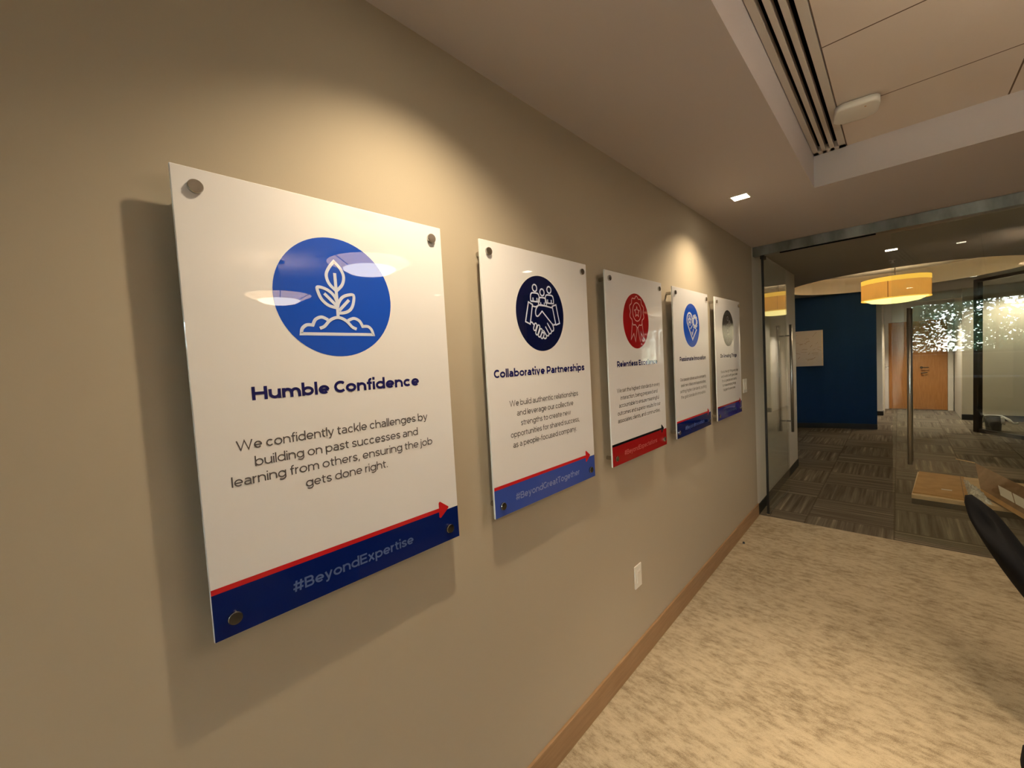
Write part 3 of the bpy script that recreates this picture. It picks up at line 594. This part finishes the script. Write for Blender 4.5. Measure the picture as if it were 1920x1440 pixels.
# ------------------------------------------------------------------ ceiling fittings
t = thing('slot_diffuser', 'long white air diffuser with three black slots in the ceiling recess', 'vent', (0, 0, ZT))
sl = [0.671, 0.690, 0.709, 0.728, 0.747, 0.767]
y0, y1 = TR[2] + 0.005, TR[3] - 0.003
b = B()
for a, c in ((0.646, sl[0]), (sl[1], sl[2]), (sl[3], sl[4]), (sl[5], 0.798)): box(b, a, c, y0, y1, -0.004, 0.030)
box(b, 0.646, 0.798, y1 - 0.045, y1, -0.004, 0.030); box(b, 0.646, 0.798, y0, y0 + 0.045, -0.004, 0.030)
obj('frame', b, M_DIFFW, t)
obj('duct', bx(0.646, 0.798, y0, y1, 0.031, 0.10), M_VOID, t)
t = thing('access_point', 'rounded white wireless access point on the acoustic ceiling tile', 'access point', (0.870, 2.575, ZT), radians(8))
b = B(); q = []
for sx, sy, a0 in ((1, 1, 0), (-1, 1, 90), (-1, -1, 180), (1, -1, 270)): q += arc0(sx * 0.045, sy * 0.045, 0.04, a0)
prism(b, q, -0.036, -0.006); bmesh.ops.bevel(b, geom=[e for e in b.edges if all(v.co.z < -0.03 for v in e.verts)], offset=0.010, segments=4, affect='EDGES', profile=0.5)
obj('housing', b, M_PLASTICW, t, True)
obj('mount', bx(-0.06, 0.06, -0.06, 0.06, -0.006, 0.0), M_PLASTICW, t)
obj('led', lathe(B(), [(0.004, -0.037), (0.004, -0.036)], (0.03, -0.05, 0), 10), M_KRAFT, t)
M_LENS = emit('downlight_lens', (1.0, 0.88, 0.66), 8.0)
def downlight(loc, label, q=0.045):
    t = thing('recessed_downlight', label, 'downlight', loc, 0)
    b = B(); ring_slab(b, rect(-q - 0.008, q + 0.008, -q - 0.008, q + 0.008), rect(-q, q, -q, q), -0.004, 0.0); obj('trim', b, M_DIFFW, t)
    obj('lens', bx(-q, q, -q, q, -0.002, -0.0005), M_LENS, t); return t
downlight((0.289, 2.83, ZC), 'square recessed downlight lit in the soffit above the far signs')
downlight((0.42, 0.46, ZC), 'square recessed downlight in the soffit above the sprout sign')
downlight((1.98, 3.24, ZC), 'square recessed downlight in the soffit by the glass front, mirrored in the handshake sign')
downlight((0.50, -1.50, ZC), 'square recessed downlight in the soffit between the sprout sign and the back window')
for _y, _w in ((1.50, 'nearest the glass front'), (-2.9, 'nearest the window')):
    downlight((1.25, _y, ZT), 'added floor-lighting downlight set in the acoustic tiles ' + _w, 0.04)
downlight((3.60, 3.24, ZC), 'unseen added downlight in the soffit farther along the glass front')
downlight((1.30, 10.95, ZC), 'added fill downlight in the lobby ceiling before the corridor opening')
downlight((0.965, 5.85, ZC), 'square recessed downlight lit in the lobby ceiling', 0.047)
b = lathe(B(), [(0.032, 0.0), (0.032, -0.004), (0.012, -0.006), (0.012, -0.03), (0.020, -0.032), (0.020, -0.035)], (0, 0, 0), 20)
tag(obj('sprinkler', b, M_DIFFW, None, False, (0.968, 6.62, ZC)), 'small round sprinkler head in the lobby ceiling past the lit downlight', 'sprinkler')

# ------------------------------------------------------------------ pendants
M_DRUM = shade_mat('amber_shade', (0.56, 0.395, 0.16), (1.0, 0.54, 0.11), 0.09, 0.27)
M_DRUMTOP = emit('amber_glow', (1.0, 0.55, 0.07), 0.47)
M_BOWL = emit('lobby_bowl', (1.0, 0.80, 0.28), 0.75)
M_SEAM = mat('shade_seam', (0.20, 0.09, 0.02), 0.7)
t = thing('drum_pendant', 'large amber drum pendant hanging under the round lobby recess', 'pendant lamp', (cx, cy, 0))
R = 0.405
obj('shade', lathe(B(), [(R - 0.004, 2.315), (R, 2.315), (R, 2.555), (R - 0.004, 2.555), (R - 0.004, 2.315)], (0, 0, 0), 64, caps=False), M_DRUM, t, False)
obj('shade_glow', lathe(B(), [(R - 0.003, 2.556), (R + 0.001, 2.556), (R + 0.001, 2.625), (R - 0.003, 2.625), (R - 0.003, 2.556)], (0, 0, 0), 64, caps=False), M_DRUMTOP, t)  # glow at the shade's top put in as its own bright ring
b = B(); lathe(b, [(R - 0.01, 2.30), (R + 0.002, 2.30), (R + 0.002, 2.315), (R - 0.01, 2.315), (R - 0.01, 2.30)], (0, 0, 0), 64, caps=False); obj('rim', b, M_DRUMTOP, t)
obj('bowl', lathe(B(), [(0.352, 2.316), (0.347, 2.298), (0.29, 2.266), (0.17, 2.246), (0.05, 2.240)], (0, 0, 0), 48), M_BOWL, t, True)
for k in range(4):
    a = radians(-101 + 90 * k); o = obj('seam', bx(R + 0.0005, R + 0.003, -0.004, 0.004, 2.315, 2.556), M_SEAM, t); o.rotation_euler = (0, 0, a)
b = B(); tube(b, [(0, 0, 2.318), (0, 0, ZC + 0.26)], 0.008, 10); lathe(b, [(0.06, ZC + 0.26), (0.065, ZC + 0.28)], (0, 0, 0), 24)
for k in range(3): tube(b, [(0, 0, 2.42), (R - 0.006, 0, 2.42)] if k == 0 else [(0, 0, 2.42), ((R - 0.006) * cos(2.094 * k), (R - 0.006) * sin(2.094 * k), 2.42)], 0.004, 6)
obj('stem', b, M_BRONZE, t)
bulb('drum_pendant_bulb', (cx, cy, 2.50), 30, (1.0, 0.78, 0.50), 0.05)
M_CONE = shade_mat('linen_shade', (0.70, 0.56, 0.40), (1.0, 0.76, 0.50), 2.2)
M_DISH = emit('pendant_dish', (1.0, 0.86, 0.66), 8.0)
for i, (px, py, lb) in enumerate(((1.99, 1.42, 'shallow linen pendant mirrored above the sprout leaves, nearer the sign wall'), (3.66, 1.30, 'shallow linen pendant mirrored lower on the sprout sign, farther from the wall'))):
    t = thing('bowl_pendant', lb, 'pendant lamp', (px, py, 0), 0, 'pendants over the meeting table')
    obj('shade', lathe(B(), [(0.296, 2.452), (0.300, 2.452), (0.195, 2.402), (0.191, 2.402), (0.296, 2.452)], (0, 0, 0), 48, caps=False), M_CONE, t)
    obj('rim', lathe(B(), [(0.299, 2.450), (0.303, 2.450), (0.303, 2.458), (0.299, 2.458), (0.299, 2.450)], (0, 0, 0), 48, caps=False), M_SEAM, t)
    obj('dish', lathe(B(), [(0.189, 2.408), (0.186, 2.396), (0.15, 2.376), (0.08, 2.362), (0.02, 2.358)], (0, 0, 0), 40), M_DISH, t, True)
    for k in range(6):
        b = B(); tube(b, [(0.3005, 0, 2.450), (0.1965, 0, 2.401)], 0.003, 6); o = obj('seam', b, M_SEAM, t); o.rotation_euler = (0, 0, radians(60 * k + 15))
    b = B(); tube(b, [(0, 0, 2.41), (0, 0, 2.78)], 0.010, 10); lathe(b, [(0.072, 2.782), (0.075, 2.79), (0.075, 2.80)], (0, 0, 0), 28)
    for k in range(3): tube(b, [(0, 0, 2.46), (0.297 * cos(2.094 * k + .3), 0.297 * sin(2.094 * k + .3), 2.453)], 0.003, 6)
    obj('stem', b, M_BRONZE, t)
    bulb('bowl_pendant_bulb', (px, py, 2.425), 17, WARM2, 0.015)

# ------------------------------------------------------------------ lobby things
t = thing('wall_poster', 'pale sketched plan sheet pinned on the navy blue wall', 'poster', (-0.41, 9.79, 1.595), radians(12.5))
b = bx(-0.36, 0.36, -0.012, -0.002, -0.35, 0.35); nf = len(b.faces); Pp = lambda u, v: Vector((u, -0.0128, v)); rr = random.Random(5)
for k in range(34):
    x, z = rr.uniform(-0.3, 0.28), rr.uniform(-0.28, 0.24); a = rr.choice((0, 0, 0.5, 0.9, -0.4)); l = rr.uniform(0.03, 0.11)
    stroke(b, spl([(x, z), (x + l * .5 * cos(a), z + l * .5 * sin(a) + rr.uniform(-.012, .012)), (min(x + l * cos(a), .335), z + l * sin(a))], 4), rr.uniform(0.004, 0.008), Pp)
b.faces.ensure_lookup_table()
for f in list(b.faces)[nf:]: f.material_index = 1
obj('sheet', b, [mat('drawing_paper', (0.56, 0.46, 0.37), 0.8), mat('pencil', (0.33, 0.22, 0.13), 0.8)], t)
for k in (-0.355, 0.340): obj('border', bx(k, k + 0.015, -0.0135, -0.012, -0.35, 0.35), M_PALEWOOD, t)

# flat cartons on the lobby floor
BR = radians(-3.8); BO = (1.104, 5.506)
def bpt(u, v): return (BO[0] + u * cos(BR) - v * sin(BR), BO[1] + u * sin(BR) + v * cos(BR))
def brect(u0, u1, v0, v1): return [bpt(u0, v0), bpt(u1, v0), bpt(u1, v1), bpt(u0, v1)]
t = thing('shallow_tray', 'dark shallow tray under the cartons on the striped carpet', 'tray')
b = B(); ring_slab(b, brect(0, 1.2, 0, 1.03), brect(0.02, 1.18, 0.02, 1.01), 0.0, 0.054); obj('tray_wall', b, M_DARKBOX, t)
obj('tray_floor', prism(B(), brect(0.02, 1.18, 0.02, 1.01), 0.0, 0.006), M_DARKBOX, t)
tag(obj('flat_board', prism(B(), brect(-0.002, 1.2, -0.003, 1.03), 0.0545, 0.092), M_PALEWOOD), 'pale board lying on the dark tray beneath the cardboard', 'board')
t = thing('flat_carton', 'flat kraft carton with a slot lying on the pale board', 'carton', (0, 0, 0.0922))
b = B(); prism(b, [bpt(0.004, 0.05), bpt(0.10, 0.062), bpt(0.385, 0.035), bpt(0.36, 0.99), bpt(0.012, 1.015)], 0, 0.012); obj('carton_panel', b, M_KRAFT, t)
obj('tape', prism(B(), brect(0.20, 0.275, 0.30, 0.33), 0.0122, 0.0128), M_PAPER, t)
obj('fold', prism(B(), [bpt(0.352, 0.045), bpt(0.358, 0.045), bpt(0.338, 0.98), bpt(0.332, 0.98)], 0.0122, 0.0130), M_KRAFT2, t)
def quad_slab(name, A, Bc, Cc, Dc, th, m, parent):
    A, Bc, Cc, Dc = map(Vector, (A, Bc, Cc, Dc)); n = (Bc - A).cross(Dc - A).normalized()
    if n.z > 0: n = -n
    b = B(); top = [b.verts.new(p) for p in (A, Bc, Cc, Dc)]; bot = [b.verts.new(p + n * th) for p in (A, Bc, Cc, Dc)]
    b.faces.new(top); b.faces.new(bot[::-1])
    for i in range(4): b.faces.new((top[i], bot[i], bot[(i + 1) % 4], top[(i + 1) % 4]))
    return obj(name, b, m, parent)
t = thing('tilted_carton', 'brown carton with two white labels propped up at a slant', 'carton')
A_, B_, C_, D_ = (1.60, 6.32, 0.30), (1.82, 5.42, 0.30), (1.92, 5.06, 0.13), (1.595, 5.86, 0.13)
quad_slab('carton_body', A_, B_, (1.815, 4.96, 0.13), D_, 0.04, M_KRAFT2, t)
def onq(u, v):
    A, Bq, Cq, Dq = map(Vector, (A_, B_, (1.815, 4.96, 0.13), D_)); return (A * (1 - u) + Bq * u) * (1 - v) + (Dq * (1 - u) + Cq * u) * v
def sub(u0, u1, v0, v1): return [onq(u0, v0) + Vector((0, -0.001, 0.003)), onq(u1, v0) + Vector((0, -0.001, 0.003)), onq(u1, v1) + Vector((0, -0.001, 0.003)), onq(u0, v1) + Vector((0, -0.001, 0.003))]
for a, c in ((0.42, 0.66), (0.68, 0.93)): quad_slab('label_sticker', *sub(a, c, 0.45, 0.78), 0.001, M_PAPER, t)
quad_slab('carton_edge', *[onq(u, v) + Vector((0, -0.002, 0.002)) for u, v in ((0.0, 0.96), (1.0, 0.96), (1.0, 1.13), (0.0, 1.13))], 0.002, M_KRAFT, t)
quad_slab('flap', (1.47, 6.45, 0.305), (1.60, 6.32, 0.305), (1.60, 6.325, 0.295), (1.47, 6.455, 0.295), 0.004, M_PALEWOOD, t)
b = B(); n = 34; rr = random.Random(3); G = [[None] * n for _ in range(n)]
for i in range(n):
    for j in range(n):
        u, v = i / (n - 1), j / (n - 1); x = 1.515 + 0.085 * u - 0.02 * (1 - v) + 0.05 * (1 - v) * u; y = 5.47 + 0.34 * v - 0.03 * u + 0.55 * v * (1 - u)
        edge = min(u, 1 - u, v, 1 - v); wv = sin(u * 17 + 5 * sin(v * 9)) * sin(v * 13 + 4 * sin(u * 7))
        G[i][j] = b.verts.new((x + 0.006 * sin(j * 1.7), y + 0.008 * sin(i * 1.3), 0.108 + (0.020 + 0.016 * wv + 0.008 * rr.random()) * min(1, edge * 6)))
for i in range(n - 1):
    for j in range(n - 1): b.faces.new((G[i][j], G[i + 1][j], G[i + 1][j + 1], G[i][j + 1]))
tag(obj('plastic_wrap', b, M_FILM, None, True), 'crumpled clear plastic wrap between the two cartons', 'wrap')

# glazed office: dark frame, pane, bin
p0, p1 = Vector((2.0, 10.42)), Vector((2.92, 9.22)); d = p1 - p0; ang = math.atan2(d.y, d.x); ln = d.length
t = thing('office_partition', 'dark framed glass partition of the lobby office', 'partition', (p0.x, p0.y, 0), ang); t['kind'] = 'structure'
obj('post', bx(-0.035, 0.035, -0.04, 0.04, 0, 2.56), M_BRONZE, t)
obj('post', bx(ln - 0.035, ln + 0.035, -0.04, 0.04, 0, 2.56), M_BRONZE, t)
obj('bottom_rail', bx(0.035, ln - 0.035, -0.03, 0.03, 0, 0.06), M_BRONZE, t)
obj('top_rail', bx(-0.035, ln + 0.035, -0.04, 0.04, 2.56, ZC), M_BRONZE, t)
obj('glass_pane', bx(0.035, ln - 0.035, -0.004, 0.004, 0.06, 2.56), M_GLASS, t)
t = thing('waste_bin', 'small black waste bin with a white liner behind the office glass', 'bin', (2.20, 10.66, 0))
b = lathe(B(), [(0.088, 0), (0.105, 0.25), (0.099, 0.25), (0.083, 0.008)], (0, 0, 0), 28); obj('bin_body', b, M_BLACK, t)
b = B(); nn = 40; prof = [(0.095, 0.20), (0.103, 0.256), (0.110, 0.262), (0.118, 0.225), (0.128, 0.15)]
rings = []
for k, (r, h) in enumerate(prof):
    rings.append([b.verts.new(((r + (0.008 * sin(i * 2.3) * (k > 2))) * cos(2 * pi * i / nn), (r + 0.008 * sin(i * 2.3) * (k > 2)) * sin(2 * pi * i / nn), h - (0.05 * (0.5 + 0.5 * sin(i * 0.32 + 1)) if k == 4 else 0))) for i in range(nn)])
for a, c in zip(rings, rings[1:]):
    for i in range(nn):
        if 18 < i < 34 and a is not rings[0] and a is not rings[1]: continue
        b.faces.new((a[i], a[(i + 1) % nn], c[(i + 1) % nn], c[i]))
tube(b, [(0.11, 0.0, 0.25), (0.17, -0.03, 0.20), (0.22, -0.05, 0.14), (0.27, -0.05, 0.15)], [0.012, 0.02, 0.016, 0.02], 8)
obj('bin_liner', b, M_BAG, t, True)

# ------------------------------------------------------------------ meeting table and task chairs
t = thing('meeting_table', 'long dark meeting table beside the task chairs', 'table', (2.45, 0.9, 0))
obj('tabletop', bx(-0.62, 0.62, -2.3, 2.3, 0.70, 0.74, bev=0.006), M_TABLE, t)
for y in (-1.5, 1.5): obj('leg', bx(-0.30, 0.30, y - 0.04, y + 0.04, 0, 0.70), M_BLACK, t)
def back_pt(u, v):     # u -1..1 across, v 0..1 up; chair faces +x
    h = 0.47 + 0.485 * v; lean = -0.33 - 0.255 * v - 0.02 * sin(v * pi)
    w = 0.205 + 0.025 * sin(pi * min(1, v * 1.1)); 
    if v > 0.6: w -= 0.13 * ((v - 0.6) / 0.4) ** 2.4
    if v < 0.15: w -= 0.05 * ((0.15 - v) / 0.15) ** 2
    return Vector((lean + 0.04 * u * u, u * w, h - 0.085 * u * u * max(0.0, (v - .4) / .6) ** 2))
def make_chair(loc, rotz, label):
    t = thing('task_chair', label, 'chair', loc, rotz, 'black task chairs at the meeting table')
    b = B(); nu, nv = 14, 18; F, K = [], []
    for i in range(nu + 1):
        u = -1 + 2 * i / nu; fr, bk = [], []
        for j in range(nv + 1):
            v = j / nv; p = back_pt(u, v); e = min(1 - abs(u), 2 * min(v, 1 - v)) ; th = 0.010 + 0.022 * min(1, (max(e, 0) * 3) ** 0.5)
            fr.append(b.verts.new(p + Vector((th, 0, 0.3 * th)))); bk.append(b.verts.new(p - Vector((th, 0, 0.3 * th))))
        F.append(fr); K.append(bk)
    for i in range(nu):
        for j in range(nv): b.faces.new((F[i][j], F[i + 1][j], F[i + 1][j + 1], F[i][j + 1])); b.faces.new((K[i][j], K[i][j + 1], K[i + 1][j + 1], K[i + 1][j]))
    for j in range(nv): b.faces.new((F[0][j], F[0][j + 1], K[0][j + 1], K[0][j])); b.faces.new((F[nu][j], K[nu][j], K[nu][j + 1], F[nu][j + 1]))
    for i in range(nu): b.faces.new((F[i][0], K[i][0], K[i + 1][0], F[i + 1][0])); b.faces.new((F[i][nv], F[i + 1][nv], K[i + 1][nv], K[i][nv]))
    obj('backrest', b, M_FABRIC, t, True)
    obj('seat', bx(-0.27, 0.24, -0.245, 0.245, 0.42, 0.495, bev=0.033, seg=4), M_FABRIC, t, True)
    b = B(); tube(b, [(-0.05, 0, 0.405), (-0.27, 0, 0.40), (-0.36, 0, 0.44), (-0.40, 0, 0.60)], 0.022, 10); obj('back_bracket', b, M_BLACK, t)
    b = lathe(B(), [(0.028, 0.09), (0.028, 0.25), (0.018, 0.25), (0.018, 0.42)], (0, 0, 0), 16); lathe(b, [(0.10, 0.405), (0.10, 0.42)], (0, 0, 0), 16); obj('gas_column', b, M_BLACK, t)
    for k in range(5):
        a = 2 * pi * k / 5 + 0.3; c, s = cos(a), sin(a)
        b = B(); tube(b, [(0.02 * c, 0.02 * s, 0.105), (0.16 * c, 0.16 * s, 0.10), (0.30 * c, 0.30 * s, 0.075)], [0.026, 0.022, 0.016], 8); lg = obj('base_arm', b, M_BLACK, t)
        b = B(); lathe(b, [(0.028, -0.022), (0.03, -0.012), (0.03, 0.012), (0.028, 0.022)], (0, 0, 0), 16, 'Y'); o = obj('caster', b, M_BLACK, lg); o.location = (0.30 * c, 0.30 * s, 0.03); o.rotation_euler = (0, 0, a)
    return t
make_chair((1.815, 2.42, 0), radians(-3), 'black task chair whose rounded backrest leans over the beige carpet near the glass door')
make_chair((1.755, 0.85, 0), radians(-3), 'black task chair barely showing by the lower edge of the carpet')

t = thing('credenza', 'low white topped credenza under the back window', 'credenza', (1.75, -5.2, 0))
obj('top', bx(-0.95, 0.95, -0.27, 0.27, 0.72, 0.75, bev=0.003), M_PLASTICW, t); obj('body', bx(-0.92, 0.92, -0.25, 0.25, 0.08, 0.72), M_TABLE, t); obj('plinth', bx(-0.88, 0.88, -0.22, 0.22, 0, 0.08), M_BLACK, t)
for k in range(4):
    dd = obj('door', bx(-0.915 + 0.4595 * k, -0.465 + 0.4595 * k, 0.25, 0.268, 0.10, 0.71, bev=0.002, seg=1), M_TABLE, t); obj('knob', bx(-0.70 + 0.4595 * k, -0.62 + 0.4595 * k, 0.268, 0.282, 0.64, 0.652), M_METAL, dd)

# ------------------------------------------------------------------ outdoors, seen mirrored in the closed glass door
M_GRASS = mat('lawn', (0.10, 0.15, 0.05), 0.9); _v = objcoord(M_GRASS); lk(M_GRASS, ramp(M_GRASS, noise(M_GRASS, _v, 0.6, 5), [(0.35, (0.05, 0.09, 0.03)), (0.7, (0.15, 0.20, 0.08))]), bsdf(M_GRASS).inputs['Base Color'])
struct('ground_outside', bx(-40, 60, -70, YB - 0.2, -0.6, -0.4), M_GRASS, 'lawn outside the back window', 'ground')
M_LEAF = mat('tree_leaf', (0.045, 0.085, 0.03), 0.6); M_BARK = mat('bark', (0.07, 0.05, 0.035), 0.9)
def tree(x, y, h, r, seed, label, nl=12000):
    R = random.Random(seed); t = thing('shade_tree', label, 'tree', (x, y, -0.4), 0, 'trees outside the back window')
    b = B(); tube(b, [(0, 0, 0), (0.05, 0, h * .3), (-0.03, 0.04, h * .6), (0.02, 0, h * .9)], [0.16, 0.13, 0.09, 0.03], 8)
    tips = []
    for k in range(9):
        a = R.uniform(0, 2 * pi); z = h * R.uniform(.3, .75); e = Vector((r * .8 * cos(a), r * .8 * sin(a), z + R.uniform(-.2, .9))); tube(b, [(0, 0, z), tuple(e * .5 + Vector((0, 0, z * .5 + .15))), tuple(e)], [0.05, 0.03, 0.012], 6); tips.append(e)
    obj('trunk', b, M_BARK, t)
    b = B(); cl = tips + [Vector((R.gauss(0, r * .4), R.gauss(0, r * .4), h * R.uniform(.12, 1.0))) for _ in range(34)]
    for _ in range(nl):
        c = R.choice(cl); p = c + Vector((R.gauss(0, r * .2), R.gauss(0, r * .2), R.gauss(0, r * .15))); s = R.uniform(.06, .12)
        a = Vector((R.gauss(0, 1), R.gauss(0, 1), R.gauss(0, .6))).normalized(); q = a.orthogonal().normalized()
        b.faces.new([b.verts.new(p + w) for w in (-a * s, q * s * .45, a * s, -q * s * .45)])
    obj('crown', b, M_LEAF, t)
tree(2.4, -11.5, 4.6, 2.1, 11, 'leafy tree close outside the back window')
tree(9.5, -13.5, 5.2, 2.3, 12, 'leafy tree farther along outside the back window')
tree(-1.6, -15.0, 5.6, 2.2, 13, 'tall leafy tree behind the close one outside')
